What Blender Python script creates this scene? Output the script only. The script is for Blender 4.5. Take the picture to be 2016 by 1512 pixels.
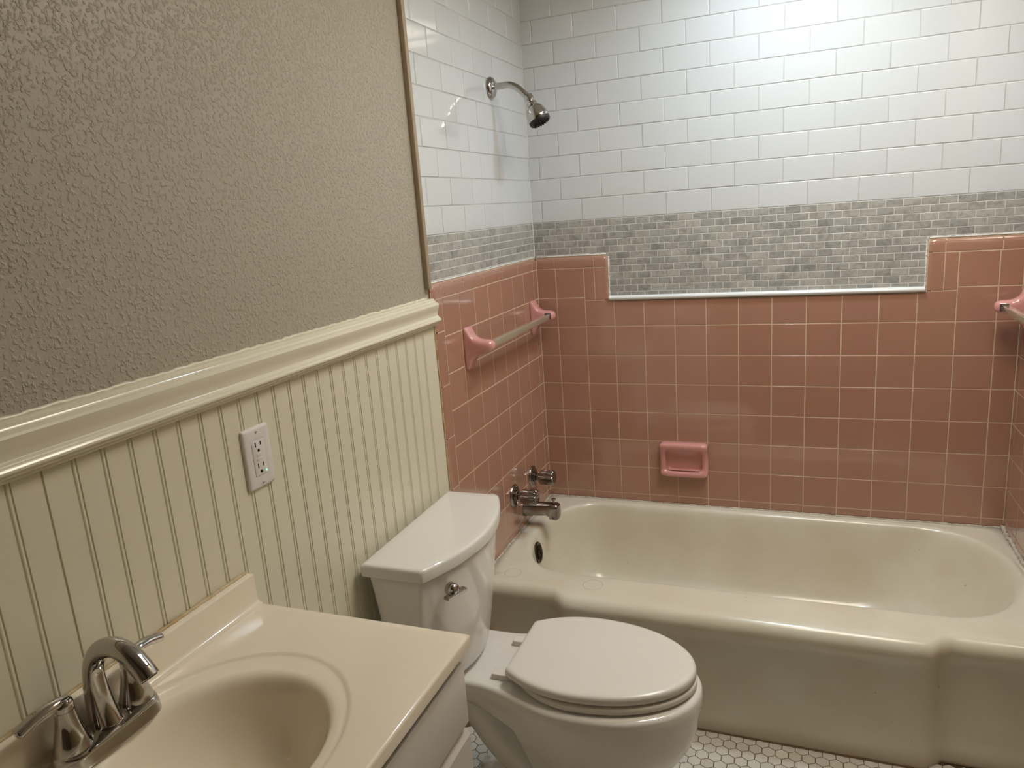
import bpy, bmesh, math, random
from mathutils import Vector, Matrix
random.seed(7)
PI = math.pi
for o in list(bpy.data.objects):
    bpy.data.objects.remove(o)
SC = bpy.context.scene
COL = SC.collection

# ------------------------------------------------------------------ camera, world, exposure
F, CX, CY, CZ = 1446.0, 0.9275, -2.6328, 1.4812
RX, RY, RZ = 1.3422, 0.0727, 0.3664
cd = bpy.data.cameras.new('camera')
cam = bpy.data.objects.new('camera', cd)
COL.objects.link(cam)
cd.sensor_fit = 'HORIZONTAL'
cd.sensor_width = 36.0
cd.lens = F * 36.0 / 2016.0
cd.clip_start = 0.02
cam.location = (CX, CY, CZ)
cam.rotation_mode = 'XYZ'
cam.rotation_euler = (RX, RY, RZ)
SC.camera = cam
w = bpy.data.worlds.new('world')
SC.world = w
w.use_nodes = True
w.node_tree.nodes['Background'].inputs[0].default_value = (0.02, 0.018, 0.015, 1)
w.node_tree.nodes['Background'].inputs[1].default_value = 0.3
SC.view_settings.view_transform = 'Standard'
SC.view_settings.look = 'None'
SC.view_settings.gamma = 1.0
SC.view_settings.exposure = 0.32
SC.view_settings.use_curve_mapping = False
# lamps of the room: emission of their lenses (the lens meshes are built further down)
TUB_LIGHT = (0.88, -0.42, 0.075, (0.74, 0.89, 1.0), 165.0)       # x, y, radius, colour, strength
FAN_LIGHT = (1.16, -0.98, 0.27, (1.0, 0.895, 0.75), 14.5)         # x, y, half size, colour, strength
WOFF = 0.0065

# ------------------------------------------------------------------ materials
MATS = {}
def lin(r, g, b):
    f = lambda c: (c/255/12.92) if c/255 <= 0.04045 else ((c/255+0.055)/1.055)**2.4
    return (f(r), f(g), f(b))
def mat(name, col, rough=0.4, metal=0.0, coat=0.0, spec=0.5, emit=None, estr=0.0, alpha=None):
    m = bpy.data.materials.new(name); m.use_nodes = True
    b = m.node_tree.nodes['Principled BSDF']
    b.inputs['Base Color'].default_value = (*col, 1)
    b.inputs['Roughness'].default_value = rough
    b.inputs['Metallic'].default_value = metal
    b.inputs['Coat Weight'].default_value = coat
    b.inputs['Coat Roughness'].default_value = 0.04
    b.inputs['Specular IOR Level'].default_value = spec
    if emit:
        b.inputs['Emission Color'].default_value = (*emit, 1)
        b.inputs['Emission Strength'].default_value = estr
    MATS[name] = m
    return m
def nodes(m):
    t = m.node_tree
    return t, t.nodes, t.links, t.nodes['Principled BSDF']
def add_vary(m, col, amount=0.06, scale=6.0, coords='Object', detail=3.0, col2=None):
    """soft procedural variation of the base colour"""
    t, n, l, b = nodes(m)
    tc = n.new('ShaderNodeTexCoord'); nz = n.new('ShaderNodeTexNoise')
    nz.inputs['Scale'].default_value = scale; nz.inputs['Detail'].default_value = detail
    l.new(tc.outputs[coords], nz.inputs['Vector'])
    r = n.new('ShaderNodeValToRGB')
    r.color_ramp.elements[0].position = 0.3; r.color_ramp.elements[1].position = 0.7
    c2 = col2 or tuple(c*(1-amount) for c in col)
    r.color_ramp.elements[0].color = (*c2, 1); r.color_ramp.elements[1].color = (*col, 1)
    l.new(nz.outputs['Fac'], r.inputs['Fac']); l.new(r.outputs['Color'], b.inputs['Base Color'])
    return r
def add_bump(m, scale=40, strength=0.2, dist=0.002, detail=2.0):
    t, n, l, b = nodes(m)
    tc = n.new('ShaderNodeTexCoord'); nz = n.new('ShaderNodeTexNoise'); bp = n.new('ShaderNodeBump')
    nz.inputs['Scale'].default_value = scale; nz.inputs['Detail'].default_value = detail
    bp.inputs['Strength'].default_value = strength; bp.inputs['Distance'].default_value = dist
    l.new(tc.outputs['Object'], nz.inputs['Vector']); l.new(nz.outputs['Fac'], bp.inputs['Height'])
    l.new(bp.outputs['Normal'], b.inputs['Normal'])
def island_vary(m, cols, rough=None):
    """colour picked per tile (each tile is a loose island of the mesh)"""
    t, n, l, b = nodes(m)
    g = n.new('ShaderNodeNewGeometry'); r = n.new('ShaderNodeValToRGB')
    els = r.color_ramp.elements
    while len(els) < len(cols): els.new(0.5)
    for i, c in enumerate(cols):
        els[i].position = i/(len(cols)-1); els[i].color = (*c, 1)
    l.new(g.outputs['Random Per Island'], r.inputs['Fac'])
    l.new(r.outputs['Color'], b.inputs['Base Color'])
    return g, r

pink = mat('pink_glazed_tile', (0.60, 0.285, 0.225), 0.14, coat=1.0)
island_vary(pink, [(0.415, 0.215, 0.148), (0.435, 0.23, 0.160), (0.41, 0.218, 0.155)])
add_bump(pink, 14, 0.05, 0.002)
pinkp = mat('pink_porcelain', (0.68, 0.32, 0.30), 0.10, coat=0.6)
grout_pink = mat('cream_grout', (0.66, 0.50, 0.36), 0.8)
white_tile = mat('white_subway_glaze', (0.80, 0.81, 0.80), 0.10, coat=1.0)
island_vary(white_tile, [(0.65, 0.67, 0.68), (0.68, 0.70, 0.71), (0.66, 0.68, 0.69)])
add_bump(white_tile, 9, 0.04, 0.003)
grout_white = mat('grey_white_grout', (0.50, 0.50, 0.49), 0.8)
grout_mosaic = mat('pale_grout', (0.72, 0.71, 0.68), 0.8)
marble = mat('grey_marble', (0.5, 0.5, 0.48), 0.32, coat=0.15)
g, r = island_vary(marble, [(0.41, 0.395, 0.36), (0.46, 0.445, 0.405), (0.38, 0.37, 0.345), (0.50, 0.48, 0.44), (0.43, 0.415, 0.38), (0.33, 0.325, 0.305), (0.46, 0.44, 0.40)])
t, n, l, b = nodes(marble)
tc = n.new('ShaderNodeTexCoord'); nz = n.new('ShaderNodeTexNoise'); mx = n.new('ShaderNodeMix'); rr = n.new('ShaderNodeValToRGB')
nz.inputs['Scale'].default_value = 34; nz.inputs['Detail'].default_value = 6; nz.inputs['Distortion'].default_value = 1.6
rr.color_ramp.elements[0].position = 0.36; rr.color_ramp.elements[0].color = (0.66, 0.66, 0.66, 1)
rr.color_ramp.elements[1].position = 0.56; rr.color_ramp.elements[1].color = (1, 1, 1, 1)
mx.data_type = 'RGBA'; mx.blend_type = 'MULTIPLY'; mx.inputs[0].default_value = 0.8
l.new(tc.outputs['Object'], nz.inputs['Vector']); l.new(nz.outputs['Fac'], rr.inputs['Fac'])
l.new(r.outputs['Color'], mx.inputs[6]); l.new(rr.outputs['Color'], mx.inputs[7]); l.new(mx.outputs[2], b.inputs['Base Color'])

drywall = mat('textured_greige_paint', (0.44, 0.395, 0.315), 0.42)
def drywall_bump(m):
    t, n, l, b = nodes(m)
    tc = n.new('ShaderNodeTexCoord')
    nz = n.new('ShaderNodeTexNoise'); nz.inputs['Scale'].default_value = 150; nz.inputs['Detail'].default_value = 3; nz.inputs['Distortion'].default_value = 0.15
    r1 = n.new('ShaderNodeValToRGB'); r1.color_ramp.elements[0].position = 0.50; r1.color_ramp.elements[1].position = 0.66
    nz2 = n.new('ShaderNodeTexNoise'); nz2.inputs['Scale'].default_value = 200; nz2.inputs['Detail'].default_value = 2.0
    ma = n.new('ShaderNodeMath'); ma.operation = 'MULTIPLY_ADD'; ma.inputs[1].default_value = 0.30
    bp = n.new('ShaderNodeBump'); bp.inputs['Strength'].default_value = 0.8; bp.inputs['Distance'].default_value = 0.0016
    l.new(tc.outputs['Object'], nz.inputs['Vector']); l.new(tc.outputs['Object'], nz2.inputs['Vector'])
    l.new(nz.outputs['Fac'], r1.inputs['Fac']); l.new(nz2.outputs['Fac'], ma.inputs[0]); l.new(r1.outputs['Color'], ma.inputs[2])
    l.new(ma.outputs[0], bp.inputs['Height']); l.new(bp.outputs['Normal'], b.inputs['Normal'])
drywall_bump(drywall)
ceil_m = mat('ceiling_paint', (0.72, 0.69, 0.62), 0.7)
add_bump(ceil_m, 120, 0.4, 0.002)
bead = mat('cream_semigloss_paint', (0.73, 0.69, 0.54), 0.28, coat=0.1)
rail_m = mat('cream_rail_paint', (0.76, 0.71, 0.56), 0.20, coat=0.2)
strip_m = mat('beige_strip', (0.40, 0.32, 0.22), 0.4)
trimw = mat('white_pencil_glaze', (0.82, 0.84, 0.84), 0.10, coat=0.5)
caulk = mat('white_caulk', (0.80, 0.78, 0.73), 0.5); add_bump(caulk, 160, 0.6, 0.002)
caulk_old = mat('grubby_caulk', (0.62, 0.58, 0.50), 0.6); add_vary(caulk_old, (0.70, 0.66, 0.58), 0.3, 60, col2=(0.40, 0.34, 0.26))
caulky = mat('yellowed_caulk', (0.52, 0.37, 0.18), 0.5); add_vary(caulky, (0.62, 0.50, 0.32), 0.4, 30, col2=(0.44, 0.29, 0.12))
chrome = mat('chrome', (0.52, 0.50, 0.48), 0.06, metal=1.0)  # base colour lowered to carry the reflection of a dark room
chrome_d = mat('worn_dimmed_chrome', (0.42, 0.38, 0.34), 0.16, metal=1.0); add_vary(chrome_d, (0.38, 0.34, 0.31), 0.35, 40)  # uneven wear; base also darkened as if reflecting a dark room
bronze = mat('tarnished_bronze', (0.05, 0.033, 0.018), 0.35, metal=0.8)
black = mat('black_rubber', (0.008, 0.008, 0.008), 0.5)
dark = mat('dark_gap', (0.015, 0.012, 0.010), 0.7)
porc = mat('white_porcelain', (0.79, 0.77, 0.72), 0.07, coat=0.4)
seatm = mat('white_seat_plastic', (0.77, 0.735, 0.67), 0.22)
enamel = mat('aged_tub_enamel', (0.70, 0.67, 0.58), 0.23, coat=0.12)
counter = mat('cream_cultured_marble', (0.72, 0.62, 0.44), 0.13, coat=0.3)
add_vary(counter, (0.88, 0.785, 0.63), 0.03, 5)
cab = mat('white_cabinet_paint', (0.60, 0.56, 0.51), 0.35)
plate_m = mat('white_outlet_plastic', (0.74, 0.70, 0.68), 0.3)
plate_l = mat('outlet_line', (0.45, 0.42, 0.40), 0.5)
led = mat('green_indicator', (0.1, 0.8, 0.4), 0.3, emit=(0.15, 1.0, 0.5), estr=2.2)
acryl = mat('smoky_acrylic_bar', (0.40, 0.34, 0.25), 0.12, coat=0.5)
b_ = acryl.node_tree.nodes['Principled BSDF']; b_.inputs['Transmission Weight'].default_value = 0.12; b_.inputs['IOR'].default_value = 1.49
baffle = mat('grey_baffle', (0.22, 0.22, 0.22), 0.5)
trim_ring = mat('white_fixture_plastic', (0.75, 0.74, 0.72), 0.4)
# tub enamel: general wear, grime low on the apron, two faint ring marks on the rim
def build_enamel():
    t, n, l, b = nodes(enamel)
    tc = n.new('ShaderNodeTexCoord')
    nz = n.new('ShaderNodeTexNoise'); nz.inputs['Scale'].default_value = 5; nz.inputs['Detail'].default_value = 5
    r = n.new('ShaderNodeValToRGB'); r.color_ramp.elements[0].position = 0.3; r.color_ramp.elements[1].position = 0.65
    r.color_ramp.elements[0].color = (0.68, 0.62, 0.49, 1); r.color_ramp.elements[1].color = (0.74, 0.70, 0.58, 1)
    l.new(tc.outputs['Object'], nz.inputs['Vector']); l.new(nz.outputs['Fac'], r.inputs['Fac'])
    # fine specks and scratches
    n2 = n.new('ShaderNodeTexNoise'); n2.inputs['Scale'].default_value = 60; n2.inputs['Detail'].default_value = 3
    r2 = n.new('ShaderNodeValToRGB'); r2.color_ramp.elements[0].position = 0.20; r2.color_ramp.elements[1].position = 0.255
    r2.color_ramp.elements[0].color = (0.45, 0.40, 0.32, 1); r2.color_ramp.elements[1].color = (1, 1, 1, 1)
    l.new(tc.outputs['Object'], n2.inputs['Vector']); l.new(n2.outputs['Fac'], r2.inputs['Fac'])
    m1 = n.new('ShaderNodeMix'); m1.data_type = 'RGBA'; m1.blend_type = 'MULTIPLY'; m1.inputs[0].default_value = 1
    l.new(r.outputs['Color'], m1.inputs[6]); l.new(r2.outputs['Color'], m1.inputs[7])
    last = m1.outputs[2]
    for (px, py, rad) in ((0.085, -0.655, 0.026), (0.352, -0.672, 0.030)):
        d = n.new('ShaderNodeVectorMath'); d.operation = 'DISTANCE'; d.inputs[1].default_value = (px, py, 0.366)
        l.new(tc.outputs['Object'], d.inputs[0])
        s = n.new('ShaderNodeMath'); s.operation = 'SUBTRACT'; s.inputs[1].default_value = rad; l.new(d.outputs['Value'], s.inputs[0])
        a = n.new('ShaderNodeMath'); a.operation = 'ABSOLUTE'; l.new(s.outputs[0], a.inputs[0])
        c = n.new('ShaderNodeMath'); c.operation = 'LESS_THAN'; c.inputs[1].default_value = 0.0014; l.new(a.outputs[0], c.inputs[0])
        f = n.new('ShaderNodeMath'); f.operation = 'MULTIPLY'; f.inputs[1].default_value = 0.45; l.new(c.outputs[0], f.inputs[0])
        m = n.new('ShaderNodeMix'); m.data_type = 'RGBA'; m.inputs[7].default_value = (0.42, 0.37, 0.30, 1)
        l.new(f.outputs[0], m.inputs[0]); l.new(last, m.inputs[6]); last = m.outputs[2]
    # rusty grime band at the very bottom of the apron
    sp = n.new('ShaderNodeSeparateXYZ'); l.new(tc.outputs['Object'], sp.inputs[0])
    mr = n.new('ShaderNodeMapRange'); mr.inputs[1].default_value = 0.0; mr.inputs[2].default_value = 0.05; mr.inputs[3].default_value = 0.6; mr.inputs[4].default_value = 0.0
    l.new(sp.outputs['Z'], mr.inputs[0])
    mm = n.new('ShaderNodeMath'); mm.operation = 'MULTIPLY'; l.new(mr.outputs[0], mm.inputs[0]); l.new(nz.outputs['Fac'], mm.inputs[1])
    m = n.new('ShaderNodeMix'); m.data_type = 'RGBA'; m.inputs[7].default_value = (0.28, 0.17, 0.06, 1)
    l.new(mm.outputs[0], m.inputs[0]); l.new(last, m.inputs[6]); l.new(m.outputs[2], b.inputs['Base Color'])
build_enamel()
hexm = mat('white_hex_tile', (0.66, 0.64, 0.58), 0.3)
def build_hex():
    t, n, l, b = nodes(hexm)
    g = n.new('ShaderNodeNewGeometry'); r = n.new('ShaderNodeValToRGB')
    r.color_ramp.elements[0].color = (0.60, 0.565, 0.50, 1); r.color_ramp.elements[1].color = (0.70, 0.67, 0.61, 1)
    l.new(g.outputs['Random Per Island'], r.inputs['Fac'])
    tc = n.new('ShaderNodeTexCoord')
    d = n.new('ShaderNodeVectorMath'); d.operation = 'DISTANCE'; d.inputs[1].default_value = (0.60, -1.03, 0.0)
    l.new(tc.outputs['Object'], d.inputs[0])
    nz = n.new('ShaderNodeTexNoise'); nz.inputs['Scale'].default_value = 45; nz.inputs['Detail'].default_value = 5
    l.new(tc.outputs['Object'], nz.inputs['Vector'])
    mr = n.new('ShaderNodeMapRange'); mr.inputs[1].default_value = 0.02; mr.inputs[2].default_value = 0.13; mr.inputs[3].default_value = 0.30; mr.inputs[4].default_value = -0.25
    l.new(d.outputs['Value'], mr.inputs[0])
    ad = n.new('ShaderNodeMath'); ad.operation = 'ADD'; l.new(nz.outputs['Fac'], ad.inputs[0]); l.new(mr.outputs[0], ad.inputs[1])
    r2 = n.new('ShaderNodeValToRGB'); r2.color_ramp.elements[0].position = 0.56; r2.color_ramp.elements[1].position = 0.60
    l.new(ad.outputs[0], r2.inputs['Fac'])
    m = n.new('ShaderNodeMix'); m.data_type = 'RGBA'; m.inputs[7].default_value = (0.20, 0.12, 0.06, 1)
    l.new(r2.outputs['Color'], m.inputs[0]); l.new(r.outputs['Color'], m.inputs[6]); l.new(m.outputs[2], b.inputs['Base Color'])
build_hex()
hexg = mat('brown_floor_grout', (0.10, 0.065, 0.035), 0.8)
lens_tub = mat('tub_lamp_lens', (0.9, 0.9, 0.9), 0.4, emit=TUB_LIGHT[3], estr=TUB_LIGHT[4])
lens_fan = mat('fan_lamp_lens', (0.9, 0.9, 0.9), 0.4, emit=FAN_LIGHT[3], estr=FAN_LIGHT[4])

# ------------------------------------------------------------------ mesh helpers
class MB:
    def __init__(s): s.v = []; s.f = []; s.m = []; s.s = []
    def add(s, vs, fs, mi=0, smooth=False):
        o = len(s.v); s.v += [tuple(v) for v in vs]
        for f in fs: s.f.append([i+o for i in f]); s.m.append(mi); s.s.append(smooth)
    def box(s, x0, y0, z0, x1, y1, z1, bev=0.0, mi=0):
        if bev <= 0:
            vs = [(x, y, z) for z in (z0, z1) for y in (y0, y1) for x in (x0, x1)]
            s.add(vs, [(0, 2, 3, 1), (4, 5, 7, 6), (0, 1, 5, 4), (2, 6, 7, 3), (0, 4, 6, 2), (1, 3, 7, 5)], mi)
            return
        bm = bmesh.new()
        bmesh.ops.create_cube(bm, size=1)
        for v in bm.verts:
            v.co = Vector(((x0+x1)/2+v.co.x*(x1-x0), (y0+y1)/2+v.co.y*(y1-y0), (z0+z1)/2+v.co.z*(z1-z0)))
        bmesh.ops.bevel(bm, geom=list(bm.edges), offset=bev, segments=3, profile=0.5, affect='EDGES')
        s.from_bm(bm, mi, True)
    def from_bm(s, bm, mi=0, smooth=False, M=None):
        bm.verts.ensure_lookup_table(); bm.verts.index_update()
        vs = [(M @ v.co if M else v.co)[:] for v in bm.verts]
        s.add(vs, [[v.index for v in f.verts] for f in bm.faces], mi, smooth)
        bm.free()
    def loft(s, rings, cap0=False, cap1=False, closed=True, mi=0, smooth=True):
        n = len(rings[0]); o = []
        vs = [p for r in rings for p in r]
        fs = []
        for k in range(len(rings)-1):
            for i in range(n if closed else n-1):
                j = (i+1) % n
                fs.append((k*n+i, k*n+j, (k+1)*n+j, (k+1)*n+i))
        s.add(vs, fs, mi, smooth)
        base = len(s.v)-len(vs)
        for flag, k in ((cap0, 0), (cap1, len(rings)-1)):
            if flag:
                r = rings[k]; c = tuple(sum(p[a] for p in r)/n for a in range(3))
                s.v.append(c); ci = len(s.v)-1
                for i in range(n):
                    j = (i+1) % n
                    a, b2 = base+k*n+i, base+k*n+j
                    s.f.append([ci, b2, a] if k == 0 else [ci, a, b2]); s.m.append(mi); s.s.append(smooth)
    def lathe(s, prof, M=None, n=40, mi=0, flute=None):
        """prof: (radius, height) along local z"""
        M = M or Matrix.Identity(4)
        rings = []
        for (r, h) in prof:
            rings.append([(M @ Vector((r*(1 if not flute else flute(2*PI*i/n, r, h))*math.cos(2*PI*i/n), r*(1 if not flute else flute(2*PI*i/n, r, h))*math.sin(2*PI*i/n), h)))[:] for i in range(n)])
        s.loft(rings, prof[0][0] > 1e-5, prof[-1][0] > 1e-5, mi=mi)
    def tube(s, pts, rad, n=20, mi=0, ratio=None):
        pts = [Vector(p) for p in pts]
        if not isinstance(rad, (list, tuple)): rad = [rad]*len(pts)
        up = None; rings = []
        for i, p in enumerate(pts):
            d = (pts[min(i+1, len(pts)-1)]-pts[max(i-1, 0)]).normalized()
            if up is None:
                up = Vector((0, 1, 0)) if abs(d.y) < 0.9 else Vector((1, 0, 0))
            a = (up - d*up.dot(d)).normalized(); b = d.cross(a); up = a
            rt = ratio[i] if ratio else 1.0
            rings.append([(p+a*rad[i]*math.cos(2*PI*k/n)+b*rad[i]*rt*math.sin(2*PI*k/n))[:] for k in range(n)])
        s.loft(rings, True, True, mi=mi)
    def build(s, name, mats, parent=None, auto=None, fixn=True, wn=False):
        me = bpy.data.meshes.new(name)
        me.from_pydata(s.v, [], s.f)
        if not isinstance(mats, (list, tuple)): mats = [mats]
        for m in mats: me.materials.append(m)
        for i, p in enumerate(me.polygons): p.material_index = s.m[i]; p.use_smooth = s.s[i]
        me.update()
        if fixn:
            bm = bmesh.new(); bm.from_mesh(me); bmesh.ops.recalc_face_normals(bm, faces=bm.faces); bm.to_mesh(me); bm.free()
        if auto is not None:
            me.set_sharp_from_angle(angle=math.radians(auto))
        o = bpy.data.objects.new(name, me); COL.objects.link(o)
        if wn:
            md = o.modifiers.new('weighted_normals', 'WEIGHTED_NORMAL'); md.weight = 100; md.mode = 'FACE_AREA'
        if parent:
            o.parent = parent; o.matrix_parent_inverse = parent.matrix_world.inverted()
        return o
def spline(pts, k=6):
    """Catmull-Rom through pts (tuples of any length)"""
    out = []
    P = [pts[0]]+list(pts)+[pts[-1]]
    for i in range(1, len(P)-2):
        for j in range(k):
            t = j/k
            out.append(tuple(0.5*((2*b)+(-a+c)*t+(2*a-5*b+4*c-d)*t*t+(-a+3*b-3*c+d)*t**3) for a, b, c, d in zip(P[i-1], P[i], P[i+1], P[i+2])))
    out.append(tuple(pts[-1]))
    return out
def empty(name, loc, label, cat, group=None):
    o = bpy.data.objects.new(name, None); COL.objects.link(o); o.location = loc
    o.empty_display_size = 0.05
    o['label'] = label; o['category'] = cat
    if group: o['group'] = group
    bpy.context.view_layer.update()
    return o
def struct(o): o['kind'] = 'structure'; return o
def axisM(loc, axis):
    """matrix whose local z points along axis"""
    q = Vector(axis).to_track_quat('Z', 'Y')
    return Matrix.Translation(Vector(loc)) @ q.to_matrix().to_4x4()

# ------------------------------------------------------------------ tiles
def tile(mb, u0, v0, u1, v1, mp, gap=0.0031, b=0.0017, flags='', r=0.022, t=0.004, tilt=0.00012):
    """one tile; local (u, v, h): h = 0 is the face. flags: sides (L R T B) with a bullnose edge"""
    g = gap/2 if not flags else 0.0011
    u0 += 0 if 'L' in flags else g; u1 -= 0 if 'R' in flags else g
    v0 += 0 if 'B' in flags else g; v1 -= 0 if 'T' in flags else g
    if u1-u0 < 0.0025 or v1-v0 < 0.0025: return
    b = min(b, (u1-u0)*0.3, (v1-v0)*0.3)
    def axis(a, c, f0, f1):
        L = [(a, 'e')]
        A = []
        for s, f in ((0, f0), (1, f1)):
            w_ = r if f else b
            fr = (0, 0.12, 0.3, 0.55, 1.0) if f else (0, 0.35, 1.0)
            A.append([w_*q for q in fr])
        return [a+q for q in A[0]]+[c-q for q in reversed(A[1])]
    us = axis(u0, u1, 'L' in flags, 'R' in flags); vs = axis(v0, v1, 'B' in flags, 'T' in flags)
    tl = [random.uniform(-tilt, tilt) for _ in range(3)]
    P = []
    for v in vs:
        for u in us:
            h = 0.0; uu, vv = u, v
            ox = oy = 0.0; rx = ry = 0.0
            du0, du1, dv0, dv1 = u-u0, u1-u, v-v0, v1-v
            if 'L' in flags and du0 < r: rx = -(r-du0)
            if 'R' in flags and du1 < r: rx = (r-du1)
            if 'B' in flags and dv0 < r: ry = -(r-dv0)
            if 'T' in flags and dv1 < r: ry = (r-dv1)
            if rx or ry:
                m_ = max(abs(rx), abs(ry)); e = math.hypot(rx, ry)
                if rx and ry and e > 0:
                    k = m_/e; uu += rx*(k-1); vv += ry*(k-1)
                h = -0.72*(r-math.sqrt(max(0, r*r-m_*m_)))
            lh = 0.0
            for dd, fl in ((du0, 'L'), (du1, 'R'), (dv0, 'B'), (dv1, 'T')):
                if fl not in flags and dd < b:
                    x = 1-dd/b; lh = min(lh, -0.55*b*x*x)
            h += lh
            h += tl[0]+tl[1]*(u-u0)/(u1-u0)*2+tl[2]*(v-v0)/(v1-v0)*2
            P.append((uu, vv, h))
    nu, nv = len(us), len(vs)
    F_ = [(j*nu+i, j*nu+i+1, (j+1)*nu+i+1, (j+1)*nu+i) for j in range(nv-1) for i in range(nu-1)]
    # skirt
    loop = [i for i in range(nu)]+[j*nu+nu-1 for j in range(1, nv)]+[(nv-1)*nu+i for i in range(nu-2, -1, -1)]+[j*nu for j in range(nv-2, 0, -1)]
    base = len(P)
    for i in loop: P.append((P[i][0], P[i][1], min(-t, P[i][2]-0.001)))
    m = len(loop)
    for k in range(m):
        k2 = (k+1) % m
        F_.append((loop[k2], loop[k], base+k, base+k2))
    mb.add([mp(*p) for p in P], F_, 0, True)
def mp_back(off=0): return lambda u, v, h: (u, -(h+off), v)
def mp_left(off=0): return lambda u, v, h: (h+off, u, v)
W = 1.5543
def mp_right(off=0): return lambda u, v, h: (W-(h+off), u, v)
def quad(mb, u0, v0, u1, v1, h, mp, mi=1):
    mb.add([mp(u0, v0, h), mp(u1, v0, h), mp(u1, v1, h), mp(u0, v1, h)], [(0, 1, 2, 3)], mi)

HZ = 0.395; PT = 0.109
ROWS = [HZ+PT*i for i in range(-3, 9)]             # 0.068 .. 1.267
TOPZ = 1.312; WALLH = 2.44; MOST = 1.4375
# ---- walls (structure)
def wallbox(name, x0, y0, z0, x1, y1, z1, m):
    mb = MB(); mb.box(x0, y0, z0, x1, y1, z1); return struct(mb.build(name, m))
YB = -3.35
DW = -0.0115
wall_back = wallbox('wall_back', -0.12, 0.0115, 0, W+0.12, 0.12, WALLH, drywall)
wall_left = wallbox('wall_left', -0.12, YB, 0, DW, 0.0115, WALLH, drywall)
wall_right = wallbox('wall_right', W+0.0115, YB, 0, W+0.12, 0.0115, WALLH, drywall)
wall_front = wallbox('wall_front', -0.12, YB-0.1, 0, W+0.12, YB, WALLH, mat('unlit_hall_dark', (0.16, 0.12, 0.075), 0.6))  # coloured dark to stand for an unlit doorway and cut bounce light
ceiling = wallbox('ceiling', -0.12, YB-0.1, WALLH, W+0.12, 0.12, WALLH+0.1, ceil_m)
floor = wallbox('floor', -0.12, YB-0.1, -0.1, W+0.12, 0.12, -0.0012, hexg)

m_ = MB(); m_.box(0.55, YB+.001, 0.0, 1.36, YB+.035, 2.03, 0.003); m_.box(0.47, YB+.001, 0, .545, YB+.02, 2.11, .002, 0); m_.box(1.365, YB+.001, 0, 1.44, YB+.02, 2.11, .002, 0); m_.box(.55, YB+.001, 2.035, 1.36, YB+.02, 2.11, .002)
struct(m_.build('added_door_1', mat('added_dark_door', (0.10, 0.065, 0.04), 0.4)))  # unseen door, added as a dark surface to reduce bounce light
# ---- pink tile, back wall
mb = MB(); mp = mp_back()
cols = [0.0]+[0.0736+PT*k for k in range(14)]+[W]
SL0, SL1, SR0, SR1 = 0.222, 0.274, 1.293, 1.343
def pk(u0, v0, u1, v1, fl=''): tile(mb, u0, v0, u1, v1, mp, flags=fl)
for a, c in zip(cols, cols[1:]):
    pk(a, 0.352, c, HZ)
    for i in range(6): pk(a, HZ+PT*i, c, HZ+PT*(i+1))
    z6 = HZ+PT*6
    if a < 0.18 or c > 1.39: pk(a, z6, c, z6+PT)
    elif a < 0.19 or a > 1.27: pk(a, z6, c, 1.147)
    else: pk(a, z6, c, 1.142)
z7 = HZ+PT*7; z8 = HZ+PT*8
for a, c in ((0, .0736), (.0736, .1826), (SR1+.0386, 1.4906), (1.4906, W)): pk(a, z7, c, z8)
pk(.1826, 1.147, SL0, z8); pk(SR1, 1.147, 1.3816, z8); pk(SL0, 1.147, SL1, z8, 'R'); pk(SL0, z8, SL1, TOPZ, 'RT'); pk(0, z8, .07, TOPZ, 'T'); pk(.07, z8, SL0, TOPZ, 'T')
pk(SR0, 1.147, SR1, z8, 'L'); pk(SR0, z8, SR1, TOPZ, 'LT'); pk(SR1, z8, 1.495, TOPZ, 'T'); pk(1.495, z8, W, TOPZ, 'T')
gd = -0.0011
quad(mb, 0, 0.35, W, 1.142, gd, mp)
quad(mb, 0, 1.142, SL1-.016, TOPZ-.016, gd, mp); quad(mb, SR0+.016, 1.142, W, TOPZ-.016, gd, mp)
quad(mb, 0, 1.142, SL1-.002, TOPZ-.002, -.0060, mp); quad(mb, SR0+.002, 1.142, W, TOPZ-.002, -.0060, mp)
mb.build('pink_tile', [pink, grout_pink], wall_back, fixn=False, wn=True)
# ---- pink tile, side walls
def side_pink(mp, sgn, parent):
    global mb
    mb = MB()
    dc = [0.0]+[0.0407+PT*k for k in range(8)]
    D1 = 0.862
    def pk2(d0, v0, d1, v1, fl=''):
        if sgn < 0: tile(mb, -d1, v0, -d0, v1, mp, flags=fl)
        else: tile(mb, -d1, v0, -d0, v1, mp, flags=fl)
    for a, c in zip(dc, dc[1:]):
        if a < 0.75: pk2(a, 0.352, c, HZ)
        for i in range(8): pk2(a, HZ+PT*i, c, HZ+PT*(i+1))
    for i in range(-4, 0): pk2(0.765, max(0, HZ+PT*i), dc[-1], HZ+PT*(i+1))
    # bullnose along the outer edge and the top
    js = [z8, 1.175]
    while js[-1] > 0.02: js.append(js[-1]-0.153)
    for a, c in zip(js, js[1:]): pk2(dc[-1], max(c, 0), D1, a, 'L')
    pk2(dc[-1], z8, D1, TOPZ, 'LT')
    ds = [dc[-1]-0.152*k for k in range(6)]+[0.0]
    for a, c in zip(ds, ds[1:]): pk2(c, z8, a, TOPZ, 'T')
    quad(mb, -(D1-.016), 0.0, 0.0, TOPZ-.016, gd, mp)
    quad(mb, -(D1-.002), 0.0, 0.0, TOPZ-.002, -.0060, mp)
    o = mb.build('pink_tile', [pink, grout_pink], parent, fixn=False, wn=True)
    return o
side_pink(mp_left(), -1, wall_left)
side_pink(mp_right(), 1, wall_right)
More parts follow.
